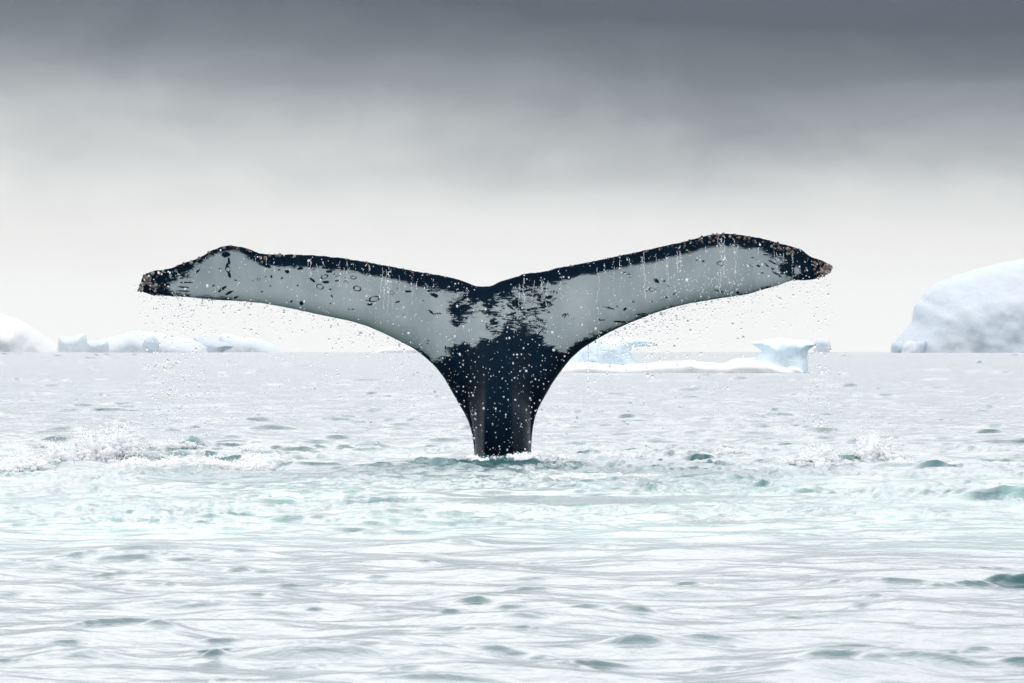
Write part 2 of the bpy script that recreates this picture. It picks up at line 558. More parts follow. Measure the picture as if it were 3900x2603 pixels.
# the turquoise crest and the dark teal crest at the right of the picture
for px, py, wpx, hpx, sk, ln in [(3720, 1906, 170, 46, 0.12, 0.35), (3830, 1908, 190, 56, 0.0, 0.4), (3930, 1910, 140, 44, -0.1, 0.35), (3590, 1895, 110, 24, 0.3, 0.5), (3480, 1890, 100, 16, 0.2, 0.5),
                                 (3830, 2214, 100, 50, 0.2, 0.75), (3930, 2214, 150, 56, 0.0, 0.75), (3720, 2222, 90, 24, 0.5, 0.7), (3600, 2236, 90, 13, 0.5, 0.6), (3990, 2212, 80, 45, -0.3, 0.7), (3780, 2165, 110, 18, 0.2, 0.6),
                                 (2150, 1926, 420, 8, 0.0, 0.8), (2480, 1924, 330, 6, 0.0, 0.8), (2300, 1889, 520, 5, 0.0, 0.8), (1650, 1895, 240, 6, 0.05, 0.8),
                                 (2830, 1588, 120, 17, 0.0, 0.85), (2960, 1590, 90, 15, 0.0, 0.85), (2760, 1640, 130, 10, 0.0, 0.85), (2900, 1642, 130, 14, 0.0, 0.85), (3090, 1646, 120, 15, 0.0, 0.85),
                                 (1350, 1700, 110, 22, 0.0, 0.8), (1290, 1690, 70, 14, 0.0, 0.8), (330, 1545, 60, 11, 0.0, 0.85), (230, 1570, 80, 9, 0.0, 0.85)]:
    x0, y0 = ground(px, py)
    A_ = hpx / F * y0
    wavelet(x0, y0, wpx / F * y0, A_, A_ * 1.6, A_ * 6, sk, ln)
# broken mounds of water either side of the tail
for px, py, wpx, dpy, n_, A0 in [(640, 1728, 200, 10, 80, 0.052), (930, 1744, 150, 8, 40, 0.036), (1350, 1712, 75, 5, 14, 0.034), (2600, 1735, 190, 10, 60, 0.030), (3250, 1765, 220, 12, 40, 0.026),
                                 (3720, 1780, 150, 10, 25, 0.03), (1500, 1790, 300, 16, 50, 0.022), (1600, 1985, 230, 14, 45, 0.020), (2500, 1850, 420, 18, 80, 0.020), (1250, 1880, 500, 16, 60, 0.016),
                                 (2900, 1600, 160, 4, 14, 0.03), (2980, 1642, 190, 4, 16, 0.03), (560, 2120, 330, 10, 24, 0.014), (3300, 2000, 420, 30, 50, 0.012), (700, 1990, 600, 25, 60, 0.012)]:
    for _ in range(n_):
        x0, y0 = ground(px + rng.normal(0, wpx * 0.6), py + rng.normal(0, dpy))
        d_ = float(np.interp(y0, rr, drow))
        A_ = 0.62 * A0 * float(np.exp(rng.normal(0, 0.35)))
        wavelet(x0, y0, float(np.exp(rng.normal(math.log(0.15), 0.5))), A_, max(0.6 * d_, A_ * rng.uniform(0.7, 1.6)), A_ * 6 + 0.08, rng.normal(0, 0.25))

Z += WV
DY -= LEAN
Z += ss(350, 1100, R) * 0.26 * fbm(X * 0.10, Y * 0.013, 4, 210, 0.6)      # distant sea is lumpy on the horizon

# the sea bulges where the tail goes in
tx, ty = ground(1917, 1740)
rad = np.hypot(X - tx, (Y - ty) * 0.8)
Z += 0.008 * np.exp(-((rad - 0.36) / 0.16) ** 2) * (1 + fbm(X * 6, Y * 6, 3, 8))

# foam cover
fw = fbm(X * 0.9 + wx * 0.9, Y * 0.30 + wy * 0.6, 5, 120, 0.55)
fstreak = fbm(X * 0.7 + wx * 0.5, Y * 1.1 + wy * 0.8, 5, 140, 0.6, ridged=True)
vein = fbm(X * 1.5 + wx * 1.5, Y * 0.55 + wy * 1.2, 4, 180, 0.55)
vein = np.exp(-(vein / 0.055) ** 2)                      # thin drawn-out lines of foam
foam = zone * np.clip(-0.05 + 0.70 * fw + 0.30 * (fstreak - 0.1) + 0.42 * vein * (0.55 + fw), 0, 1) * ss(20.5, 26, Y + wn * 3)
foam += 0.40 * turb * ss(0.35, 0.7, churn) * (0.5 + fw)
for px, py, wpx, hpx, amp in [
        (300, 1775, 330, 12, 0.75), (820, 1780, 280, 9, 0.70), (120, 1745, 180, 16, 0.6), (60, 1840, 150, 10, 0.6),
        (3150, 1765, 300, 26, 0.6), (3330, 1760, 150, 20, 0.6), (2900, 1800, 300, 14, 0.45), (3440, 2040, 150, 9, 0.75),
        (3250, 2065, 160, 10, 0.5), (2450, 1955, 330, 7, 0.75), (2750, 1980, 250, 8, 0.65), (500, 2010, 620, 16, 0.5),
        (1250, 1960, 330, 20, 0.5), (1550, 1930, 330, 12, 0.55), (1100, 2080, 250, 14, 0.4), (1915, 1752, 170, 9, 0.75),
        (1700, 1795, 200, 12, 0.35), (2250, 1820, 350, 12, 0.5), (2600, 1840, 300, 12, 0.5), (3700, 1815, 170, 10, 0.45),
        (3600, 1960, 240, 7, 0.4), (1420, 1745, 120, 10, 0.35), (120, 1880, 300, 6, 0.5), (300, 2140, 300, 10, 0.25)]:
    foam += amp * blob(px, py, wpx, hpx, 2.4) * np.clip(0.52 + 1.3 * fw, 0, 1.2)
foam *= 1 - 0.95 * np.clip(slick, 0, 1)
foam = np.clip(foam * 0.88, 0, 1)
# froth stands up in lumps
lump = fbm(X * 8, Y * 5, 4, 160, 0.6)
Z += foam * (0.006 + 0.014 * np.abs(lump)) * (Y < 60)
Xd, Yd = X + DX, Y + DY
idx = np.arange(nr * nc, dtype=np.int32).reshape(nr, nc)
faces = np.stack([idx[:-1, :-1], idx[:-1, 1:], idx[1:, 1:], idx[1:, :-1]], -1).reshape(-1, 4)
me = mesh_np('sea', np.stack([Xd, Yd, Z], -1).reshape(-1, 3), faces)
attr(me, 'aer', aer)
attr(me, 'foam', foam)
attr(me, 'turb', turb)
sea = tag(link('sea', me, M_SEA), kind='structure')


def sea_z(x, y):
    """height of the built sea at a point"""
    r, a = math.hypot(x, y), math.atan2(x, y)
    i = min(max(int(np.searchsorted(rr, r)), 0), nr - 1)
    j = min(max(int(np.searchsorted(th, a)), 0), nc - 1)
    return float(Z[i, j])


# ------------------------------------------------------------------ the whale's tail
TOP = [(515, 1105), (519, 1088), (525, 1068), (533, 1046), (566, 1031), (609, 1026), (649, 1018), (686, 1001), (732, 988), (765, 973), (798, 952), (832, 939),
       (858, 933), (898, 936), (931, 943), (964, 956), (991, 966), (1030, 968), (1097, 968), (1200, 972), (1299, 982),
       (1398, 998), (1465, 1011), (1531, 1023), (1597, 1036), (1680, 1049), (1747, 1065), (1783, 1078), (1810, 1090),
       (1840, 1092), (1874, 1089), (1902, 1073), (1960, 1056), (2011, 1040), (2038, 1039), (2079, 1033), (2126, 1020),
       (2232, 1001), (2315, 983), (2398, 966), (2497, 944), (2597, 922), (2643, 911), (2673, 901), (2713, 892), (2759, 889),
       (2799, 890), (2845, 896), (2885, 903), (2932, 912), (2958, 921), (3015, 935), (3058, 948), (3081, 964), (3098, 979),
       (3137, 989), (3160, 1001), (3172, 1010), (3177, 1018)]
BOT = [(515, 1105), (533, 1111), (566, 1123), (633, 1127), (699, 1130), (765, 1138), (832, 1143), (914, 1147), (997, 1155), (1097, 1173),
       (1183, 1192), (1249, 1206), (1332, 1223), (1398, 1243), (1465, 1272), (1531, 1305), (1582, 1333), (1623, 1365),
       (1660, 1400), (1691, 1440), (1718, 1487), (1745, 1535), (1769, 1575), (1786, 1612), (1797, 1650), (1804, 1695), (1808, 1745), (1810, 1900),
       (1812, 2300), (2026, 2300), (2024, 1900), (2023, 1745), (2023, 1726), (2025, 1674), (2030, 1627), (2038, 1590), (2052, 1552), (2079, 1504), (2106, 1457),
       (2140, 1410), (2174, 1367), (2215, 1330), (2282, 1288), (2332, 1261), (2398, 1231), (2497, 1192), (2564, 1171),
       (2633, 1155), (2700, 1144), (2766, 1133), (2852, 1121), (2915, 1101), (2975, 1085), (3005, 1072), (3025, 1066),
       (3071, 1067), (3111, 1063), (3137, 1052), (3166, 1036), (3177, 1018)]
KEYS = [((515, 1105), (515, 1105)), ((533, 1111), (525, 1068)), ((699, 1130), (686, 1001)), ((914, 1147), (931, 943)), ((1249, 1206), (1299, 982)), ((1465, 1272), (1531, 1023)),
        ((1582, 1333), (1630, 1041)), ((1691, 1440), (1710, 1056)), ((1769, 1575), (1765, 1071)), ((1808, 1745), (1797, 1084)),
        ((1812, 2300), (1803, 1087)), ((2026, 2300), (1905, 1072)), ((2023, 1745), (1915, 1069)), ((2052, 1552), (1975, 1051)), ((2140, 1410), (2079, 1033)),
        ((2215, 1330), (2180, 1010)), ((2398, 1231), (2398, 966)), ((2633, 1155), (2643, 911)), ((2852, 1121), (2885, 903)),
        ((3025, 1066), (3081, 964)), ((3137, 1052), (3150, 996)), ((3177, 1018), (3177, 1018))]


def smooth_poly(p, n, passes):
    """resample by arc length, lightly smoothed"""
    p = np.array(p, float)
    s = np.r_[0, np.cumsum(np.hypot(*np.diff(p, axis=0).T))]
    q = np.linspace(0, s[-1], n)
    out = np.stack([np.interp(q, s, p[:, 0]), np.interp(q, s, p[:, 1])], 1)
    for _ in range(passes):
        out[1:-1] = out[1:-1] * 0.5 + (out[:-2] + out[2:]) * 0.25
    return out


top_c = smooth_poly(TOP, 2400, 90)
bot_c = smooth_poly(BOT, 4200, 90)


def arc_of(curve, p):
    return int(np.argmin(np.hypot(curve[:, 0] - p[0], curve[:, 1] - p[1])))


kb = [arc_of(bot_c, k[0]) for k in KEYS]
kt = [arc_of(top_c, k[1]) for k in KEYS]
kb[0], kt[0], kb[-1], kt[-1] = 0, 0, len(bot_c) - 1, len(top_c) - 1
# columns: 3 px apart along the wings, base columns fewer
ub = []
for i in range(len(KEYS) - 1):
    pb = np.hypot(*np.diff(bot_c[kb[i]:kb[i + 1] + 1], axis=0).T).sum()
    pt = np.hypot(*np.diff(top_c[kt[i]:kt[i + 1] + 1], axis=0).T).sum()
    n = max(8, int(min(pb, 120 if i in (9, 11) else pb) / 3.5))
    ub.append(np.linspace(i, i + 1, n, endpoint=False))
u = np.r_[np.concatenate(ub), len(KEYS) - 1]
ib = np.interp(u, np.arange(len(KEYS)), kb)
it = np.interp(u, np.arange(len(KEYS)), kt)
Bp = np.stack([np.interp(ib, np.arange(len(bot_c)), bot_c[:, k]) for k in (0, 1)], 1)
Tp = np.stack([np.interp(it, np.arange(len(top_c)), top_c[:, k]) for k in (0, 1)], 1)
rip_t = fbm(Tp[:, 0] / 26, np.zeros(len(Tp)), 3, 33) * 3.5            # the trailing edge is a little ragged
rip_b = fbm(Bp[:, 0] / 20, np.zeros(len(Bp)), 3, 34) * 2.2 * (np.abs(Bp[:, 0] - 1917) > 700)
endf = np.clip(np.minimum(np.arange(len(u)), len(u) - 1 - np.arange(len(u))) / 20, 0, 1)
Tp[:, 1] += rip_t * endf * (np.abs(Tp[:, 0] - 1850) > 120)
Bp[:, 1] += rip_b * endf
NV = 84
v = np.linspace(0, 1, NV)
v = 0.5 - 0.5 * np.cos(math.pi * (v * 0.86 + 0.07))
v = (v - v[0]) / (v[-1] - v[0])
PX = Bp[:, None, 0] * (1 - v) + Tp[:, None, 0] * v
PY = Bp[:, None, 1] * (1 - v) + Tp[:, None, 1] * v
PX, PY = PX.astype(np.float32), PY.astype(np.float32)


def seg_dist(px, py, line):
    d = np.full(px.shape, 1e9, np.float32)
    for (x0, y0), (x1, y1) in zip(line[:-1], line[1:]):
        ex, ey = x1 - x0, y1 - y0
        L = ex * ex + ey * ey + 1e-9
        tt = np.clip(((px - x0) * ex + (py - y0) * ey) / L, 0, 1)
        d = np.minimum(d, np.hypot(px - x0 - tt * ex, py - y0 - tt * ey))
    return d


def inside(px, py, poly):
    c = np.zeros(px.shape, bool)
    n = len(poly)
    for i in range(n):
        x0, y0 = poly[i]
        x1, y1 = poly[(i + 1) % n]
        if y0 == y1:
            continue
        c ^= ((y0 > py) != (y1 > py)) & (px < (x1 - x0) * (py - y0) / (y1 - y0) + x0)
    return c


# bottom edge without the submerged base
li, ri = arc_of(bot_c, (1812, 2290)), arc_of(bot_c, (2026, 2290))
d_bot = np.minimum(seg_dist(PX, PY, bot_c[:li:14]), seg_dist(PX, PY, bot_c[ri::14])) / PXM
d_top = seg_dist(PX, PY, top_c[::12]) / PXM
d_bot[:, 0] = np.where((Bp[:, 1] < 2280), 0, d_bot[:, 0])
xm = (PX - 1917) / PXM                                     # metres from the tail's axis
zm = CAM_H - (PY - HOR) / PXM
absx = np.abs(xm)
# wing: rounded leading edge, thin trailing edge
t0 = 0.075 * (1 - 0.72 * ss(0.2, 2.4, absx)) + 0.012
dm = 0.16 * (1 - 0.5 * ss(0.3, 2.4, absx))
q = np.clip(d_bot / dm, 0, 1)
wing = t0 * np.sqrt(np.clip(1 - (1 - q) ** 2, 0, 1)) * (0.10 + 0.90 * ss(0, 0.42, d_top)) * np.sqrt(np.clip(d_top / 0.015, 0, 1))
# stock: half width at each height, from the outline
lx = np.array([(1582, 1333), (1623, 1365), (1660, 1400), (1691, 1440), (1718, 1487), (1745, 1535), (1769, 1575), (1786, 1612), (1797, 1650), (1804, 1695), (1808, 1745), (1812, 2300)])
rx = np.array([(2215, 1330), (2174, 1367), (2140, 1410), (2106, 1457), (2079, 1504), (2052, 1552), (2038, 1590), (2030, 1627), (2025, 1674), (2023, 1745), (2026, 2300)])
xl, xr = np.interp(PY, lx[:, 1], lx[:, 0]), np.interp(PY, rx[:, 1], rx[:, 0])
xc, wl = (xl + xr) / 2, (xr - xl) / 2 / PXM
wb = 0.20 + 0.08 * ss(1700, 1300, PY)
wloc = np.minimum(wl, wb)
rel = np.clip(np.abs((PX - xc) / PXM) / np.maximum(wloc, 1e-3), 0, 1)
Hb = 0.26 * ss(1090, 1700, PY) ** 0.8
ex = 0.5 + 1.1 * ss(0.21, 0.36, wl)
stock = Hb * np.clip(1 - rel ** 2, 0, 1) ** ex
T = wing + stock
ridge = ss(1380, 1600, PY)
Tf = T + ridge * (0.040 * np.exp(-((PX - 1846 + (PY - 1740) * 0.02) / 15) ** 2) + 0.024 * np.exp(-((PX - 1948) / 17) ** 2)) * ss(0, 0.05, d_bot)
# the flukes sweep back a little, tips and trailing edge curl away
yc = 0.07 * absx ** 1.5 + 0.10 * ss(0.6, 0.0, d_top) * ss(0.2, 1.2, absx) * 0.5 - 0.05 * ss(1.9, 2.7, absx) * 0
yc += 0.10 * ss(1500, 1080, PY) * np.exp(-(absx / 0.9) ** 2)
yc += 0.05 * fbm(PX / 420.0, PY / 500.0, 2, 3)
yc += ss(1500, 2300, PY) * 0.22
wxx = (PX - PW / 2) / PXM
FV = np.stack([wxx, DIST + yc - Tf, zm], -1)
BV = np.stack([wxx, DIST + yc + T, zm], -1)

# pigment: dark below the line, along the trailing edge and at the tips (pixels of the photograph -> metres)
centre_dark = [(1440, 1262), (1500, 1296), (1540, 1315), (1600, 1350), (1650, 1372), (1690, 1368), (1715, 1350), (1700, 1330), (1740, 1318), (1775, 1300), (1800, 1312), (1830, 1288),
               (1862, 1275), (1895, 1262), (1912, 1238), (1928, 1212), (1968, 1214), (1990, 1240), (2030, 1262), (2056, 1288), (2080, 1312),
               (2120, 1336), (2160, 1332), (2200, 1306), (2262, 1278), (2330, 1250), (2420, 1212), (2560, 1166), (2600, 1200), (2300, 1500), (2300, 2400), (1500, 2400), (1500, 1500), (1380, 1250)]
notch_dark = [(1690, 1040), (1712, 1110), (1760, 1142), (1800, 1158), (1838, 1168), (1850, 1206), (1858, 1206), (1862, 1172), (1905, 1155), (1955, 1128), (1985, 1092), (2040, 1085), (2110, 1068), (2110, 960), (1690, 960)]
left_blob = [(1706, 1158), (1742, 1146), (1784, 1160), (1782, 1186), (1762, 1206), (1768, 1226), (1742, 1232), (1726, 1206), (1702, 1186)]
right_blob = [(1932, 1140), (1958, 1136), (1985, 1160), (2012, 1176), (2050, 1160), (2078, 1148), (2092, 1168), (2060, 1180), (2036, 1198), (2010, 1206), (1985, 1216), (1975, 1196), (1962, 1170)]
right_blob2 = [(2010, 1072), (2090, 1060), (2100, 1084), (2050, 1110), (2000, 1120), (1985, 1095)]
ltip = [(400, 950), (760, 950), (752, 985), (735, 1010), (716, 1040), (680, 1058), (640, 1062), (628, 1090), (640, 1110), (690, 1124), (660, 1180), (400, 1200)]
rtip = [(2890, 880), (2955, 955), (2990, 970), (3000, 985), (2975, 1005), (2985, 1040), (3012, 1062), (3045, 1100), (3300, 1100), (3300, 880)]


def sdf(poly):
    d = seg_dist(PX, PY, poly + [poly[0]])
    return np.where(inside(PX, PY, poly), d, -d) / PXM


bw = np.interp(PX, [500, 640, 760, 800, 860, 905, 935, 990, 1060, 1200, 1330, 1500, 1700, 1850, 2050, 2200, 2400, 2500, 2600, 2700, 2900, 3020, 3200],
               [50, 44, 20, 16, 20, 19, 30, 42, 46, 50, 46, 48, 58, 70, 56, 48, 46, 52, 46, 46, 48, 62, 80]) / PXM
dark = bw - d_top
lead = np.interp(PX, [500, 1480, 1600, 1700, 2150, 2300, 2470, 2560, 2700, 2960, 2990], [-.05, -.03, .02, .03, .03, .016, .004, .001, .004, .005, -.03]) - d_bot
lead[:, :] = np.where((PX > 660) & (PX < 880), np.maximum(lead, 0.004 - np.abs(d_bot - 0.012)), lead)
cores = [sdf(centre_dark), sdf(notch_dark), sdf(left_blob), sdf(right_blob), sdf(ltip), sdf(rtip), sdf(right_blob2) - 0.03]
dark = np.maximum.reduce([dark, lead] + cores)
mott = sdf([(1850, 1150), (1960, 1095), (2100, 1075), (2125, 1120), (2095, 1175), (2070, 1265), (1960, 1240), (1905, 1262), (1860, 1285), (1846, 1215)])
dark = np.maximum(dark, -0.018 - np.clip(-mott, 0, 1) * 3.0)     # mottled between the notch and the stock
mott2 = sdf([(1660, 1110), (1760, 1130), (1800, 1175), (1790, 1240), (1740, 1260), (1640, 1200)])
dark = np.maximum(dark, -0.085 - np.clip(-mott2, 0, 1) * 3.0)
pale_tip = sdf([(3030, 1020), (3055, 1010), (3058, 1040), (3032, 1052)])
dark = np.where(pale_tip > -0.005, -pale_tip, dark)
dist_axis = np.hypot((PX - 1900) / 260, (PY - 1210) / 150)
rag = 0.045 + 0.42 * np.exp(-dist_axis ** 2) + 0.12 * np.exp(-((PX - 690) / 110) ** 2) + 0.10 * np.exp(-((PX - 2960) / 90) ** 2) + 0.07 * np.exp(-((PX - 1150) / 200) ** 2)
# scars: rings, spots and scratches (px, py, half length, half width, degrees, ring?)
MARKS = [(1251, 1034, 13, 6, 5, 0), (1282, 1046, 14, 7, 5, 1), (1233, 1054, 15, 8, -15, 1), (1239, 1074, 14, 6, 0, 0), (1282, 1070, 9, 4, 0, 0), (1216, 1092, 16, 10, 20, 1),
         (1188, 1067, 16, 5, 35, 0), (1359, 1099, 16, 11, 15, 1), (1315, 1074, 9, 6, 0, 1), (1344, 1057, 13, 7, 0, 1), (1256, 1102, 5, 4, 0, 0), (1262, 1129, 8, 4, 60, 0),
         (1425, 1139, 23, 11, -12, 1), (1408, 1159, 12, 6, 0, 0), (1491, 1115, 10, 7, 20, 1), (1554, 1110, 15, 4, 0, 0), (1146, 1154, 8, 7, 0, 0), (1634, 1109, 9, 5, 0, 0),
         (1654, 1125, 17, 8, 20, 0), (1611, 1145, 6, 3, 0, 0), (1514, 1150, 10, 3, -15, 0), (1108, 1148, 7, 4, -40, 0),
         (853, 968, 18, 12, 0, 0), (866, 992, 16, 5, 80, 0), (862, 1024, 14, 10, 75, 1), (868, 1046, 14, 6, 70, 0), (858, 1010, 10, 5, 90, 0),
         (843, 1099, 19, 5, -32, 0), (868, 1115, 20, 5, -28, 0), (895, 1132, 12, 4, -25, 0), (807, 1087, 9, 3, -30, 0), (745, 1032, 12, 4, -45, 0), (830, 1110, 7, 4, 40, 0),
         (1012, 1012, 17, 8, 15, 0), (1090, 1034, 9, 8, 0, 0), (1140, 1022, 13, 6, -10, 0), (1070, 1059, 6, 4, 0, 0), (1030, 1054, 7, 4, 70, 0), (1146, 1157, 7, 6, 0, 0), (981, 1062, 7, 5, 0, 1),
         (1131, 1087, 5, 4, 0, 0), (700, 1075, 30, 3, 0, 0), (690, 1093, 26, 3, 5, 0), (690, 1108, 30, 3, 3, 0),
         (2388, 1042, 14, 6, 3, 1), (2501, 1069, 15, 7, 35, 0), (2486, 1104, 15, 8, 5, 1), (2154, 1203, 14, 8, -5, 1), (2154, 1199, 9, 4, 0, 0), (2182, 1215, 8, 3, -35, 0), (2318, 1173, 27, 4, 13, 0),
         (2381, 1178, 9, 5, -40, 0), (2295, 1220, 16, 2.6, -5, 0), (2362, 1226, 28, 4, 3, 0), (2440, 1197, 26, 3, -6, 0), (2090, 1133, 17, 8, -5, 0), (2052, 1142, 11, 5, 10, 0), (2115, 1113, 10, 5, 0, 1),
         (2748, 1003, 16, 9, 0, 1), (2743, 1110, 22, 3, 16, 0), (2812, 1115, 7, 5, 0, 0), (2922, 969, 12, 3, 8, 0), (2892, 1012, 9, 5, 25, 0), (2862, 1014, 10, 5, 20, 1), (2908, 1039, 7, 3, 20, 0),
         (2925, 1009, 14, 3, 45, 0), (2940, 994, 10, 3, 15, 0), (2956, 1030, 20, 5, 38, 1), (2966, 1045, 24, 4, 30, 0), (2955, 1002, 14, 3, 20, 0), (2680, 995, 6, 3, 0, 0),
         (2010, 1240, 14, 3, 40, 0), (2060, 1225, 24, 3, 30, 0), (2040, 1205, 20, 3, 35, 0), (2070, 1250, 26, 3, 25, 0), (2050, 1270, 22, 3, -40, 0), (1930, 1235, 16, 4, 0, 0), (1880, 1225, 18, 4, 5, 0), (1885, 1190, 18, 4, -5, 0), (1640, 1188, 20, 4, 40, 0), (1670, 1195, 18, 3, 0, 0), (1697, 1330, 16, 3, 85, 0),
         (1990, 1110, 26, 4, -8, 0), (2035, 1098, 24, 4, -5, 0), (2075, 1100, 18, 4, 0, 0), (2020, 1125, 26, 4, 5, 0), (1945, 1170, 26, 5, 35, 0), (1975, 1150, 20, 5, 25, 0), (2100, 1160, 16, 4, 10, 0), (2090, 1190, 9, 4, 0, 0)]
for _ in range(46):
    MARKS.append((rng.uniform(780, 3000), 0, rng.uniform(3, 8), rng.uniform(1.6, 3.2), rng.uniform(-40, 40), 0))
mark = np.zeros_like(PX)
for mx, my, ml, mw, ang, ring in MARKS:
    if my == 0:
        j = int(np.argmin(np.abs(Bp[:, 0] - mx)))
        my = Bp[j, 1] + (Tp[j, 1] - Bp[j, 1]) * rng.uniform(0.12, 0.75)
        if abs(mx - 1917) < 260:
            continue
    ca, sa = math.cos(math.radians(ang)), math.sin(math.radians(ang))
    ux, uy = (PX - mx) * ca + (PY - my) * sa, -(PX - mx) * sa + (PY - my) * ca
    e = np.hypot(ux / ml, uy / mw)
    if ring:
        mark = np.maximum(mark, np.clip(1.2 - np.abs(e - 0.85) / 0.26, 0, 1))
    else:
        mark = np.maximum(mark, np.clip(1.9 - e * 1.4, 0, 1))

nu = len(u)
fi = np.arange(nu * NV, dtype=np.int32).reshape(nu, NV)
bi = fi + nu * NV
ff = np.stack([fi[:-1, :-1], fi[1:, :-1], fi[1:, 1:], fi[:-1, 1:]], -1).reshape(-1, 4)
fb = np.stack([bi[:-1, :-1], bi[:-1, 1:], bi[1:, 1:], bi[1:, :-1]], -1).reshape(-1, 4)
me = mesh_np('whale_tail', np.concatenate([FV.reshape(-1, 3), BV.reshape(-1, 3)]), np.concatenate([ff, fb]))
attr(me, 'dark', np.concatenate([dark.ravel(), np.full(nu * NV, 1.0)]))
attr(me, 'rag', np.concatenate([rag.ravel(), np.zeros(nu * NV)]))
attr(me, 'mark', np.concatenate([mark.ravel(), np.zeros(nu * NV)]))
bm = bmesh.new()
bm.from_mesh(me)
bmesh.ops.remove_doubles(bm, verts=bm.verts, dist=0.0004)
bm.to_mesh(me)
bm.free()
whale = tag(link('humpback_whale', me, M_SKIN), 'black and white humpback whale tail raised upright and dripping out of the churned sea', 'whale')
print('whale', nu, NV, len(me.polygons))

# barnacles: little ringed cones, parts of the whale


def barnacle_mesh(name, mat, seed):
    r = random.Random(seed)
    n = 9
    bm = bmesh.new()
    rings = []
    for rad, z in ((1.0, -0.35), (0.86, 0.35), (0.52, 0.85), (0.36, 0.80), (0.25, 0.35)):
        rings.append([bm.verts.new((rad * (1 + 0.16 * r.uniform(-1, 1)) * math.cos(2 * math.pi * i / n), rad * (1 + 0.16 * r.uniform(-1, 1)) * math.sin(2 * math.pi * i / n), z + 0.1 * r.uniform(-1, 1))) for i in range(n)])
    for a, b_ in zip(rings[:-1], rings[1:]):
        for i in range(n):
            bm.faces.new((a[i], a[(i + 1) % n], b_[(i + 1) % n], b_[i]))
    bm.faces.new(rings[-1])
    me = bpy.data.meshes.new(name)
    bm.to_mesh(me)
    bm.free()
    me.materials.append(mat)
    return me


barn = [barnacle_mesh('barnacle', M_BARN[i % 4], i) for i in range(8)]
n_b = 0


def put_barnacle(px, py, rpx, kind=None, out=None):
    global n_b
    j = np.argmin((PX - px) ** 2 + (PY - py) ** 2)
    p = FV.reshape(-1, 3)[j]
    me = random.choice(barn if kind is None else [barn[k] for k in kind])
    o = bpy.data.objects.new('barnacle', me)
    COL.objects.link(o)
    o.parent = whale
    o.location = Vector(p) + Vector((0, -0.002, 0))
    d = Vector((random.uniform(-.4, .4), -1, random.uniform(-.3, .5))) if out is None else Vector(out)
    o.rotation_euler = d.to_track_quat('Z', 'Y').to_euler()
    s = rpx / PXM
    o.scale = (s, s, s * random.uniform(0.7, 1.1))
    n_b += 1


for px, py, r in [(849, 943, 7), (788, 961, 7), (752, 981, 7), (720, 1000, 7), (690, 1001, 6), (986, 982, 7), (1005, 981, 8), (992, 997, 6), (1024, 973, 6), (1061, 969, 8), (1048, 972, 6), (1120, 975, 6),
                  (555, 1058, 13), (560, 1080, 10), (540, 1060, 8), (545, 1075, 8), (530, 1078, 7), (537, 1050, 8), (570, 1040, 8), (600, 1042, 7), (582, 1085, 8), (524, 1092, 6), (519, 1104, 5), (640, 1049, 6), (660, 1030, 6), (700, 1118, 5), (694, 1126, 5), (609, 1032, 6)]:
    put_barnacle(px, py, r, kind=(0, 1, 4, 5))
for _ in range(46):                                             # along the trailing edges
    j = random.choice([random.randint(arc_of(top_c, (650, 1018)), arc_of(top_c, (1300, 982))), random.randint(arc_of(top_c, (1300, 982)), arc_of(top_c, (1780, 1078))), random.randint(arc_of(top_c, (1960, 1056)), arc_of(top_c, (2600, 922)))])
    put_barnacle(top_c[j, 0], top_c[j, 1] + random.uniform(0, 9), random.uniform(3, 5), kind=(0, 2, 3, 4, 6, 7), out=(random.uniform(-.5, .5), -0.7, 1))
for _ in range(85):                                             # thick on the right fluke's trailing edge
    j = random.randint(arc_of(top_c, (2590, 922)), arc_of(top_c, (3080, 964)))
    put_barnacle(top_c[j, 0], top_c[j, 1] + abs(random.gauss(0, 16)), random.uniform(3, 6.5), kind=(0, 0, 1, 3, 4, 7, 2, 3), out=(random.uniform(-.5, .5), -0.8, 0.8))
for _ in range(95):                                             # crusted tips
    px = 3177 - abs(random.gauss(0, 34))
    j = int(np.argmin(np.abs(Bp[:, 0] - px)))
    put_barnacle(px, random.uniform(Tp[j, 1] - 2, Bp[j, 1] + 2), random.uniform(3.5, 7.5), kind=(0, 1, 2, 3, 4, 5, 6, 7), out=(random.uniform(-.2, .9), -0.8, random.uniform(-.4, .8)))
for _ in range(40):
    px = 515 + abs(random.gauss(0, 45))
    j = int(np.argmin(np.abs(Bp[:, 0] - px)))
    put_barnacle(px, random.uniform(Tp[j, 1] - 2, Bp[j, 1] + 2), random.uniform(3, 7), kind=(1, 3, 4, 7, 3, 7), out=(random.uniform(-.9, .2), -0.8, random.uniform(-.4, .8)))
print('barnacles', n_b)

# ------------------------------------------------------------------ ice


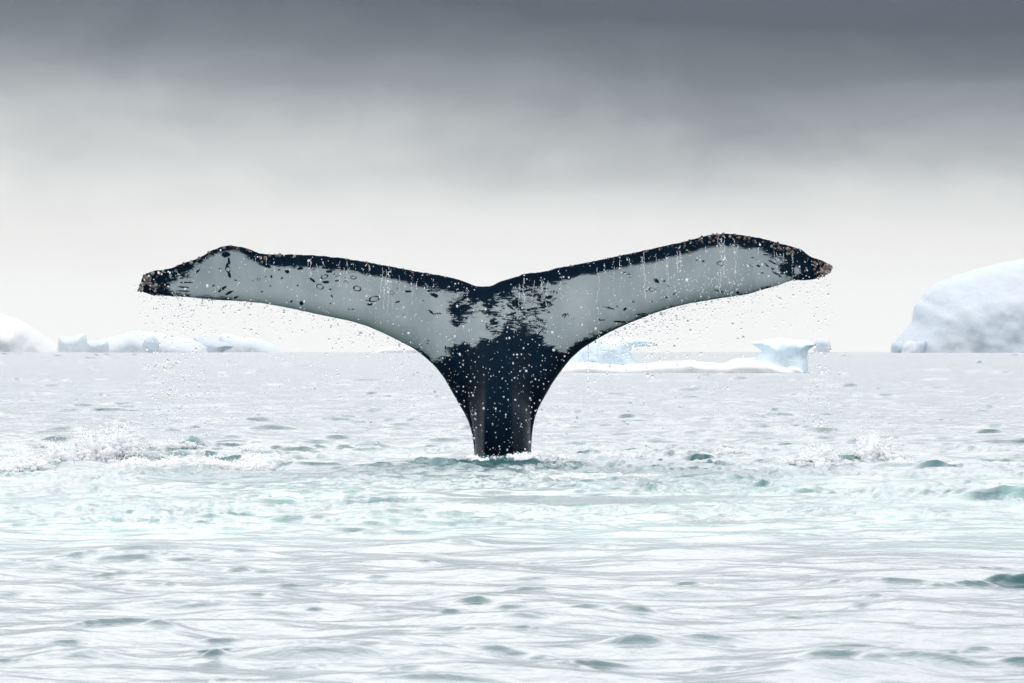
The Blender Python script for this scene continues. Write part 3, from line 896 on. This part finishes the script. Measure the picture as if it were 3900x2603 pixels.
def inflate(name, outline, d, depth, round_px, mat, parent=None, cell=None, rough=0.0, seed=0, smooth_passes=2, yoff=0.0):
    """solid with this silhouette: outline in photograph pixels at distance d, listed from one foot over the top to the other foot"""
    s = d / F
    top = np.array(outline, float)
    wid = np.ptp(top[:, 0])
    step = cell or max(wid / 60, 3)
    L = np.hypot(*np.diff(top, axis=0).T).sum()
    n = max(24, int(L / step))
    line = smooth_poly(outline, n, smooth_passes)
    dn = line[-1], line[0]
    foot = HOR + CAM_H / s
    sub = max(0.12 * np.ptp(top[:, 1]), 6)
    extra = [(line[-1][0], foot + sub)] + [(x, foot + sub) for x in np.linspace(line[-1][0], line[0][0], max(3, int(wid / step / 2)))[1:-1]] + [(line[0][0], foot + sub)]
    poly = [tuple(p) for p in line] + extra
    pts = list(poly)
    xs = np.arange(min(p[0] for p in poly), max(p[0] for p in poly), step)
    ys = np.arange(min(p[1] for p in poly), max(p[1] for p in poly), step)
    gx, gy = np.meshgrid(xs, ys)
    gx = (gx + (np.arange(gx.shape[0]) % 2)[:, None] * step * 0.5).ravel()
    gy = gy.ravel()
    ok = inside(gx, gy, poly)
    dd = seg_dist(gx, gy, np.array(poly + [poly[0]]))
    ok &= dd > step * 0.55
    pts += list(zip(gx[ok], gy[ok]))
    nb = len(poly)
    vco, _, fcs, _, _, _ = delaunay_2d_cdt([Vector(p) for p in pts], [(i, (i + 1) % nb) for i in range(nb)], [], 1, 1e-4)
    vco = np.array([(p[0], p[1]) for p in vco])
    dist = seg_dist(vco[:, 0], vco[:, 1], line)
    qq = np.clip(dist / round_px, 0, 1)
    tt = depth * np.sqrt(1 - (1 - qq) ** 2)
    base = seg_dist(vco[:, 0], vco[:, 1], np.array(extra + [extra[-1]])) < 1e-3
    edge = (dist < 1e-3)
    wx_, wz_ = (vco[:, 0] - PW / 2) * s, CAM_H - (vco[:, 1] - HOR) * s
    cx = float(np.mean(wx_))
    V, Fs, fidx, bidx = [], [], [], []
    for i in range(len(vco)):
        nz = mnoise.fractal(Vector((wx_[i] / depth * 1.6 + seed, wz_[i] / depth * 1.6, seed * 1.7)), 1.0, 2.0, 4)
        nz2 = mnoise.fractal(Vector((wx_[i] / depth * 1.6 - seed, wz_[i] / depth * 1.6, seed * 2.7 + 9)), 1.0, 2.0, 4)
        fidx.append(len(V))
        y = yoff
        V.append((wx_[i] - cx, y - tt[i] * (1 + rough * nz), wz_[i]))
        if edge[i]:
            bidx.append(fidx[-1])
        else:
            bidx.append(len(V))
            V.append((wx_[i] - cx, y + tt[i] * (1 + rough * nz2), wz_[i]))
    for f in fcs:
        Fs.append([fidx[i] for i in f])
        Fs.append([bidx[i] for i in reversed(f)])
    me = bpy.data.meshes.new(name)
    me.from_pydata(V, [], Fs)
    me.update()
    bm = bmesh.new()
    bm.from_mesh(me)
    bmesh.ops.recalc_face_normals(bm, faces=bm.faces)
    bm.to_mesh(me)
    bm.free()
    o = link(name, me, mat, parent)
    o.location = (cx, d, 0)
    return o


# the wind-carved floe behind the tail, about 200 m off
fd = CAM_H * F / (1420 - HOR)
floe = bpy.data.objects.new('ice_floe', None)
COL.objects.link(floe)
tag(floe, 'white wind-carved ice floe with two mushroom horns on a low shelf, behind the tail', 'ice floe')


def floe_part(name, *a, **k):
    o = inflate(name, *a, **k)
    o.parent = floe
    return o


floe_part('horn', [(2130, 1424), (2140, 1390), (2170, 1350), (2205, 1320), (2245, 1296), (2285, 1287), (2330, 1288), (2390, 1285), (2440, 1287), (2480, 1295), (2506, 1308), (2512, 1314), (2495, 1319), (2450, 1319), (2415, 1324), (2404, 1332), (2404, 1348),
                   (2412, 1362), (2430, 1378), (2455, 1388), (2475, 1424)], fd, 1.0, 42, M_FLOE, rough=0.25, seed=3, cell=6, yoff=1.3)
floe_part('horn', [(2700, 1424), (2740, 1402), (2770, 1380), (2800, 1367), (2850, 1365), (2890, 1360), (2910, 1346), (2903, 1332), (2885, 1322), (2868, 1313), (2870, 1306), (2890, 1297), (2910, 1292), (2940, 1292), (2965, 1286), (3000, 1289),
                   (3030, 1293), (3065, 1294), (3090, 1300), (3112, 1314), (3105, 1322), (3086, 1330), (3080, 1345), (3081, 1380), (3084, 1424)], fd, 1.2, 46, M_FLOE, rough=0.22, seed=5, cell=6, yoff=0.9)
floe_part('shelf', [(2085, 1424), (2095, 1405), (2130, 1390), (2180, 1384), (2240, 1379), (2300, 1386), (2360, 1390), (2420, 1386), (2470, 1383), (2530, 1376), (2590, 1375), (2630, 1371), (2680, 1381), (2715, 1379), (2740, 1385), (2770, 1382), (2800, 1374), (2860, 1372), (2930, 1376), (2990, 1398), (3040, 1412), (3075, 1424)],
          fd, 1.5, 30, M_SNOW, rough=0.04, seed=8, cell=6)
floe_part('shelf', [(2972, 1424), (2985, 1406), (3005, 1396), (3030, 1397), (3050, 1408), (3062, 1424)], fd, 0.3, 18, M_SNOW, rough=0.15, seed=9, cell=4, yoff=-0.9)

BD = 2500
big = bpy.data.objects.new('iceberg', None)
COL.objects.link(big)
tag(big, 'huge pale blue domed iceberg cut by the right edge of the photo', 'iceberg')


def big_part(name, *a, **k):
    o = inflate(name, *a, **k)
    o.parent = big
    return o


big_part('ice_wall', [(3398, 1346), (3404, 1318), (3412, 1297), (3443, 1260), (3472, 1229), (3476, 1194), (3484, 1162), (3498, 1146), (3508, 1140), (3519, 1120), (3540, 1098), (3573, 1076), (3630, 1053), (3702, 1030), (3788, 1008), (3900, 986), (4050, 966), (4250, 965), (4420, 1010), (4560, 1120), (4640, 1240), (4680, 1346)],
         BD, 45, 260, M_BERG, rough=0.20, seed=2, cell=9, smooth_passes=0)
big_part('ice_toe', [(3394, 1346), (3393, 1325), (3398, 1306), (3414, 1300), (3440, 1303), (3455, 1320), (3460, 1346)], BD - 30, 7, 30, M_BLUE, rough=0.2, seed=4, cell=5)  # dark recess round the pale lump, put in as bluer ice
big_part('ice_toe', [(3432, 1346), (3436, 1318), (3452, 1303), (3472, 1297), (3495, 1307), (3505, 1325), (3508, 1346)], BD - 40, 7, 32, M_PALE, rough=0.2, seed=6, cell=5)
big_part('ice_toe', [(3490, 1346), (3494, 1308), (3502, 1298), (3528, 1298), (3530, 1320), (3522, 1346)], BD - 34, 6, 30, M_BLUE, rough=0.2, seed=7, cell=5)  # right side of the same recess, its darkness put into the ice colour

G_FAR = 'pale icebergs along the left horizon'


def far_berg(outline, d, depth, rpx, mat, label, seed, rough=0.06, group=G_FAR, cell=None):
    o = inflate('iceberg', outline, d, depth, rpx, mat, rough=rough, seed=seed, cell=cell, smooth_passes=1)
    return tag(o, label, 'iceberg', group)


far_berg([(219, 1342), (224, 1286), (232, 1279), (243, 1281), (258, 1285), (276, 1283), (290, 1277), (305, 1272), (324, 1273), (331, 1290), (334, 1342)], 3700, 18, 30, M_PALE,
         'faint low white iceberg just right of the snowy slope at the left edge', 21)
far_berg([(329, 1342), (332, 1303), (345, 1300), (362, 1301), (385, 1298), (410, 1299), (414, 1312), (416, 1342)], 2750, 9, 22, M_BERG,
         'small square blue-grey iceberg left of the long pale iceberg under the left fluke tip', 23)
far_berg([(352, 1342), (366, 1300), (390, 1292), (430, 1284), (465, 1275), (490, 1262), (508, 1258), (526, 1258), (545, 1264), (590, 1266), (640, 1276), (700, 1288), (740, 1296), (770, 1310), (787, 1328), (790, 1342)], 3000, 30, 60, M_PALE,
         'long pale iceberg with a rounded peak below the left fluke tip', 25)
far_berg([(538, 1342), (543, 1310), (552, 1290), (566, 1284), (583, 1277), (596, 1286), (606, 1306), (609, 1342)], 2850, 12, 26, M_BLUE,  # shaded face of the long iceberg, its shade put into a darker ice colour
         'shaded face of the long pale iceberg, its shade put in as a small blue-grey hump', 27)
far_berg([(700, 1342), (742, 1300), (735, 1284), (760, 1283), (790, 1294), (830, 1299), (868, 1306), (888, 1316), (886, 1326), (860, 1334), (850, 1342)], 3100, 15, 26, M_BLUE,
         'flat blue iceberg ending in a point to the right of the long pale iceberg', 29)
far_berg([(820, 1342), (838, 1280), (850, 1271), (880, 1274), (910, 1284), (960, 1286), (1010, 1300), (1050, 1318), (1075, 1342)], 3800, 20, 40, M_PALE,
         'faintest white iceberg behind the pointed blue one', 31)
far_berg([(1425, 1349), (1434, 1334), (1455, 1326), (1490, 1321), (1530, 1322), (1560, 1320), (1600, 1324), (1660, 1349)], 2300, 7, 14, M_SNOW,
         'small white strip of ice on the horizon, partly behind the left side of the tail', 33, group=None, cell=4)
far_berg([(3098, 1346), (3104, 1300), (3116, 1290), (3140, 1289), (3156, 1294), (3164, 1308), (3166, 1346)], 2900, 8, 20, M_BERG,
         'small grey block of ice at the right end of the carved floe', 35, group=None, cell=4)
hill = inflate('snow_hill', [(-420, 1345), (-380, 1240), (-250, 1180), (-120, 1168), (-40, 1180), (0, 1194), (64, 1213), (128, 1250), (191, 1294), (234, 1320), (262, 1345)], 3950, 45, 90, M_HILL, rough=0.35, seed=12)
tag(hill, kind='structure')

# ------------------------------------------------------------------ drops, drips and spray (uncountable: stuff)
t_ = (1 + 5 ** 0.5) / 2
ICO = np.array([(-1, t_, 0), (1, t_, 0), (-1, -t_, 0), (1, -t_, 0), (0, -1, t_), (0, 1, t_), (0, -1, -t_), (0, 1, -t_), (t_, 0, -1), (t_, 0, 1), (-t_, 0, -1), (-t_, 0, 1)]) / math.sqrt(1 + t_ * t_)
ICF = np.array([(0, 11, 5), (0, 5, 1), (0, 1, 7), (0, 7, 10), (0, 10, 11), (1, 5, 9), (5, 11, 4), (11, 10, 2), (10, 7, 6), (7, 1, 8), (3, 9, 4), (3, 4, 2), (3, 2, 6), (3, 6, 8), (3, 8, 9), (4, 9, 5), (2, 4, 11), (6, 2, 10), (8, 6, 7), (9, 8, 1)])


def drops(name, P, rad, stretch, mat, label, cat, tilt=0.15):
    P, rad = np.asarray(P, float), np.asarray(rad, float)
    n = len(P)
    sc = np.stack([rad, rad, rad * stretch], 1)
    a = rng.uniform(0, 6.28, n)
    V = ICO[None] * sc[:, None]
    sh = rng.normal(0, tilt, n)
    V[:, :, 0] += V[:, :, 2] * sh[:, None]
    c, s = np.cos(a), np.sin(a)
    V = V + P[:, None]
    Fx = ICF[None] + (np.arange(n) * 12)[:, None, None]
    me = mesh_np(name, V.reshape(-1, 3), Fx.reshape(-1, 3), 3)
    return tag(link(name, me, mat), label, cat, kind='stuff')


def px_pt(px, py, y):
    return ((px - PW / 2) / F * y, y, CAM_H - (py - HOR) / F * y)


def sizes(n, lo, hi):
    return np.exp(rng.normal(math.log(lo), 0.52, n)).clip(lo * 0.5, hi)


# in front of the tail
P, rad = [], []
for _ in range(1250):
    j = random.randint(0, nu - 1)
    k = random.random()
    p0, p1 = Bp[j], Tp[j]
    px, py = p0 + (p1 - p0) * k
    if py > 1745:
        continue
    if abs(px - 1917) > 420 and random.random() < 0.25:
        continue
    y = DIST - random.uniform(0.32, 0.75)
    P.append(px_pt(px + random.gauss(0, 8), py, y))
    rad.append(0)
for _ in range(170):                                              # thick in front of the stock
    py = random.uniform(1290, 1745)
    xl_, xr_ = np.interp(py, lx[:, 1], lx[:, 0]), np.interp(py, rx[:, 1], rx[:, 0])
    P.append(px_pt(random.uniform(xl_, xr_), py, DIST - random.uniform(0.4, 0.8)))
    rad.append(0)
for _ in range(260):                                              # veil over the right fluke
    P.append(px_pt(random.gauss(2660, 130), random.gauss(1090, 45), DIST - random.uniform(0.2, 0.5)))
    rad.append(0)
drops('falling_drops', P, sizes(len(P), 0.0024, 0.011), rng.uniform(0.9, 1.7, len(P)), M_SPRAY, 'bright water drops falling in front of the black and white tail', 'water drops')

# curtains under the flukes
P = []


def edge_y(px):
    j = int(np.argmin(np.abs(Bp[:, 0] - px) + (Bp[:, 1] > 1400) * 1e4))
    return Bp[j, 1]


for _ in range(380):
    px = min(max(random.gauss(650, 75), 530), 900)
    py = edge_y(px) + abs(random.gauss(0, 1)) * 150
    if py < 1600:
        P.append(px_pt(px, py, DIST + random.uniform(-0.3, 0.5)))
for _ in range(520):
    px = random.uniform(640, 1560)
    py = edge_y(px) + random.expovariate(1 / 70)
    if py < 1560:
        P.append(px_pt(px, py, DIST + random.uniform(-0.3, 0.5)))
drops('falling_drops', P, sizes(len(P), 0.0033, 0.010), rng.uniform(1.0, 2.2, len(P)), M_DROP, 'curtain of clear drops falling from the left fluke', 'water drops')
P = []
for _ in range(700):
    px = min(max(random.gauss(2480, 150), 2240), 2950)
    py = edge_y(px) + abs(random.gauss(0, 1)) * 100
    if py < 1520:
        P.append(px_pt(px, py, DIST + random.uniform(-0.3, 0.5)))
for _ in range(300):
    px = random.uniform(2600, 3170)
    py = edge_y(px) + random.expovariate(1 / 80)
    P.append(px_pt(px, py, DIST + random.uniform(-0.3, 0.5)))
for _ in range(130):
    px = random.gauss(3110, 28)
    py = 1060 + random.random() ** 1.2 * 600
    P.append(px_pt(px + (py - 1060) * 0.02, py, DIST + random.uniform(-0.2, 0.3)))
drops('falling_drops', P, sizes(len(P), 0.0033, 0.010), rng.uniform(1.0, 2.2, len(P)), M_DROP, 'curtain of clear drops falling from the right fluke', 'water drops')
P = []
for _ in range(210):
    px, py = random.gauss(650, 75), random.uniform(1335, 1640)
    P.append(px_pt(px, py, DIST + random.uniform(-0.5, 0.8)))
for _ in range(60):
    px = random.gauss(3110, 32)
    P.append(px_pt(px, random.uniform(1300, 1640), DIST + random.uniform(-0.5, 0.8)))
for _ in range(260):
    px, py = random.uniform(600, 3300), random.uniform(1400, 1700)
    P.append(px_pt(px, py, DIST + random.uniform(-1, 1)))
drops('falling_drops', P, sizes(len(P), 0.0042, 0.011), rng.uniform(0.9, 1.6, len(P)), M_SPRAY, 'white glinting drops near the sea below both fluke tips', 'water drops')

# threads of water running off the trailing edges


def tube_path(pts, rads, n=5):
    V, Fs = [], []
    for i, (p, r) in enumerate(zip(pts, rads)):
        for k in range(n):
            a = 2 * math.pi * k / n
            V.append((p[0] + r * math.cos(a), p[1] + r * math.sin(a), p[2]))
    for i in range(len(pts) - 1):
        for k in range(n):
            a, b_ = i * n + k, i * n + (k + 1) % n
            Fs.append((a, b_, b_ + n, a + n))
    return V, Fs


V, Fs = [], []
CH, CHR = [], []
for _ in range(75):
    px = random.choice([random.uniform(700, 1240), random.uniform(1280, 1790), random.uniform(1280, 1790), random.uniform(1960, 2600), random.uniform(1960, 2760), random.uniform(2600, 3060)])
    j = int(np.argmin(np.abs(Tp[:, 0] - px)))
    y0_ = Tp[j, 1] + random.uniform(2, 40)
    L = random.expovariate(1 / 55) + 15
    jj = np.argmin((PX - px) ** 2 + (PY - (y0_ + 6)) ** 2)
    yw = FV.reshape(-1, 3)[jj][1] - 0.05
    wv, q_ = random.gauss(0, 2), 0.0
    fat = random.uniform(0.5, 1.25)
    while q_ < L:
        seg = random.uniform(4, 22) * (1 - 0.5 * q_ / L)
        if random.random() < 0.55:
            pts, rads = [], []
            for i in range(5):
                wv += random.gauss(0, 0.9)
                pts.append(px_pt(px + wv, y0_ + q_ + seg * i / 4, yw - 0.04))
                rads.append(0.0022 * fat * random.uniform(0.4, 1.0) * (0.35 if i in (0, 4) else 1.0))
            v_, f_ = tube_path(pts, rads)
            o0 = len(V)
            V += v_
            Fs += [tuple(i + o0 for i in f) for f in f_]
        else:
            for _k in range(random.randint(1, 3)):
                CH.append(px_pt(px + wv + random.gauss(0, 3), y0_ + q_ + random.uniform(0, seg), yw - 0.05))
                CHR.append(random.uniform(0.0016, 0.0036) * fat)
        q_ += seg
drops('falling_drops', CH, CHR, rng.uniform(1.0, 2.4, len(CH)), M_SPRAY, 'beads of water breaking off just below the upper edges of the flukes', 'water drops')
me = bpy.data.meshes.new('water_threads')
me.from_pydata(V, [], Fs)
me.update()
tag(link('water_threads', me, M_SPRAY), 'thin threads of water running down from the upper edges of the flukes', 'water threads', kind='stuff')

# splashes: froth, jets and spray thrown up by the tail


def splash(name, spots, label, n_fro, n_jet, seed, veil=0):
    r = random.Random(seed)
    P, rad = [], []
    V, Fs = [], []
    for (px, py, wpx, hpx, wgt) in spots:
        x0, y0 = ground(px, py)
        s = y0 / F
        # froth: lobes built of many small beads, densest at their foot
        lobes = [(x0 + r.gauss(0, 0.45) * wpx * s, y0 + r.gauss(0, 0.18), r.uniform(0.35, 1.0)) for _ in range(int(7 * wgt) + 2)]
        for _ in range(int(n_fro * wgt * 0.45)):
            lxx, lyy, lh = r.choice(lobes)
            lw = wpx * s * 0.16
            dx, dy = r.gauss(0, lw), r.gauss(0, 0.10)
            fall = math.exp(-(dx / (lw * 1.3)) ** 2)
            z = (r.random() ** 1.7) * hpx * s * lh * fall
            x, y = lxx + dx, lyy + dy
            P.append((x, y, sea_z(x, y) + z - 0.004))
            rad.append(r.choice((0.007, 0.010, 0.014, 0.020)) * r.uniform(0.6, 1.2) * (1.2 if z < hpx * s * 0.3 else 0.75))
        for _ in range(int(n_fro * wgt * 0.9)):                       # fine spray hanging over the froth
            lxx, lyy, lh = r.choice(lobes)
            lw = wpx * s * 0.26
            dx = r.gauss(0, lw)
            z = abs(r.gauss(0, 0.42)) * hpx * s * math.exp(-(dx / (lw * 1.6)) ** 2) * (0.5 + lh)
            x, y = lxx + dx, lyy + r.gauss(0, 0.16)
            P.append((x, y, sea_z(x, y) + z))
            rad.append(r.uniform(0.0014, 0.0042))
        for _ in range(int(n_jet * wgt)):                             # tongues of white water
            lxx, lyy, lh = r.choice(lobes)
            x, y = lxx + r.gauss(0, wpx * s * 0.2), lyy + r.gauss(0, 0.1)
            z0 = sea_z(x, y) - 0.012
            H = hpx * s * r.uniform(0.25, 0.95)
            lean = r.gauss(-0.3, 0.6)
            m = 10
            pts, rads = [], []
            r0 = r.uniform(0.18, 0.32) * H + 0.006
            for i in range(m + 1):
                tt_ = i / m
                pts.append((x + lean * H * (tt_ - 0.3 * tt_ ** 2) + r.gauss(0, 0.1) * r0, y + 0.05 * tt_, z0 + H * (1.35 * tt_ - 0.45 * tt_ ** 2)))
                rads.append(r0 * (1 - tt_) ** 1.6 * r.uniform(0.6, 1.35) + 0.0022 * r.uniform(0.5, 1.6))
            rads[-1] = 0.0006
            v_, f_ = tube_path(pts, rads, 7)
            o0 = len(V)
            V += v_
            Fs += [tuple(q_ + o0 for q_ in f) for f in f_]
            for _ in range(26):                                       # beads breaking off the tongue
                k = r.randint(2, m)
                P.append((pts[k][0] + r.gauss(0, 0.6) * r0, pts[k][1] + r.gauss(0, 0.02), pts[k][2] + r.gauss(0.2, 0.6) * r0))
                rad.append(r.uniform(0.0018, 0.0055))
    P, rad = np.array(P), np.array(rad)
    n = len(P)
    A = ICO[None] * np.stack([rad * rng.uniform(0.8, 1.5, n), rad, rad * rng.uniform(0.7, 1.4, n)], 1)[:, None] + P[:, None]
    vv = np.concatenate([A.reshape(-1, 3), np.array(V).reshape(-1, 3)])
    tri = (ICF[None] + (np.arange(n) * 12)[:, None, None]).reshape(-1, 3)
    qd = np.array(Fs, dtype=np.int64).reshape(-1, 4) + n * 12
    tri = np.concatenate([tri, qd[:, [0, 1, 2]], qd[:, [0, 2, 3]]])
    return tag(link(name, mesh_np(name, vv, tri, 3), M_SPRAY), label, 'splash', kind='stuff')


splash('splash', [(390, 1755, 120, 150, 1.2), (180, 1768, 130, 100, 0.7), (480, 1745, 110, 100, 0.7), (60, 1785, 120, 40, 0.5), (860, 1782, 190, 44, 1.1), (600, 1779, 180, 36, 0.9), (1000, 1780, 90, 44, 0.6), (640, 1728, 180, 45, 0.35)],
       'white splash leaping from the sea at the far left of the tail', 1900, 16, 3)
splash('splash', [(3320, 1762, 90, 110, 1.1), (3130, 1768, 90, 75, 0.8), (3010, 1775, 110, 32, 0.4), (3460, 1775, 110, 26, 0.4), (2760, 1735, 160, 28, 0.25)],
       'white splash on the sea to the right of the tail', 1700, 12, 4)
splash('splash', [(1915, 1756, 120, 15, 0.4), (1820, 1754, 40, 18, 0.2), (2020, 1752, 50, 20, 0.25), (2120, 1750, 110, 18, 0.25), (2330, 1752, 90, 26, 0.3)],
       'low splash round the foot of the tail', 1500, 14, 5)

# ------------------------------------------------------------------ haze
bm = bmesh.new()
bmesh.ops.create_cube(bm, size=1.0)
me = bpy.data.meshes.new('haze')
bm.to_mesh(me)
bm.free()
m = bpy.data.materials.new('haze_air')
m.use_nodes = True
m.node_tree.nodes.clear()
vol = N(m.node_tree, 'ShaderNodeVolumePrincipled')
vol.inputs['Color'].default_value = (0.93, 0.95, 0.97, 1)
vol.inputs['Density'].default_value = 0.00008
m.node_tree.links.new(vol.outputs[0], N(m.node_tree, 'ShaderNodeOutputMaterial').inputs['Volume'])
hz = link('haze', me, m, smooth=False)
hz.scale = (9000, 9000, 64)
hz.location = (0, 0, 64 / 2 - 13)
tag(hz, kind='stuff')
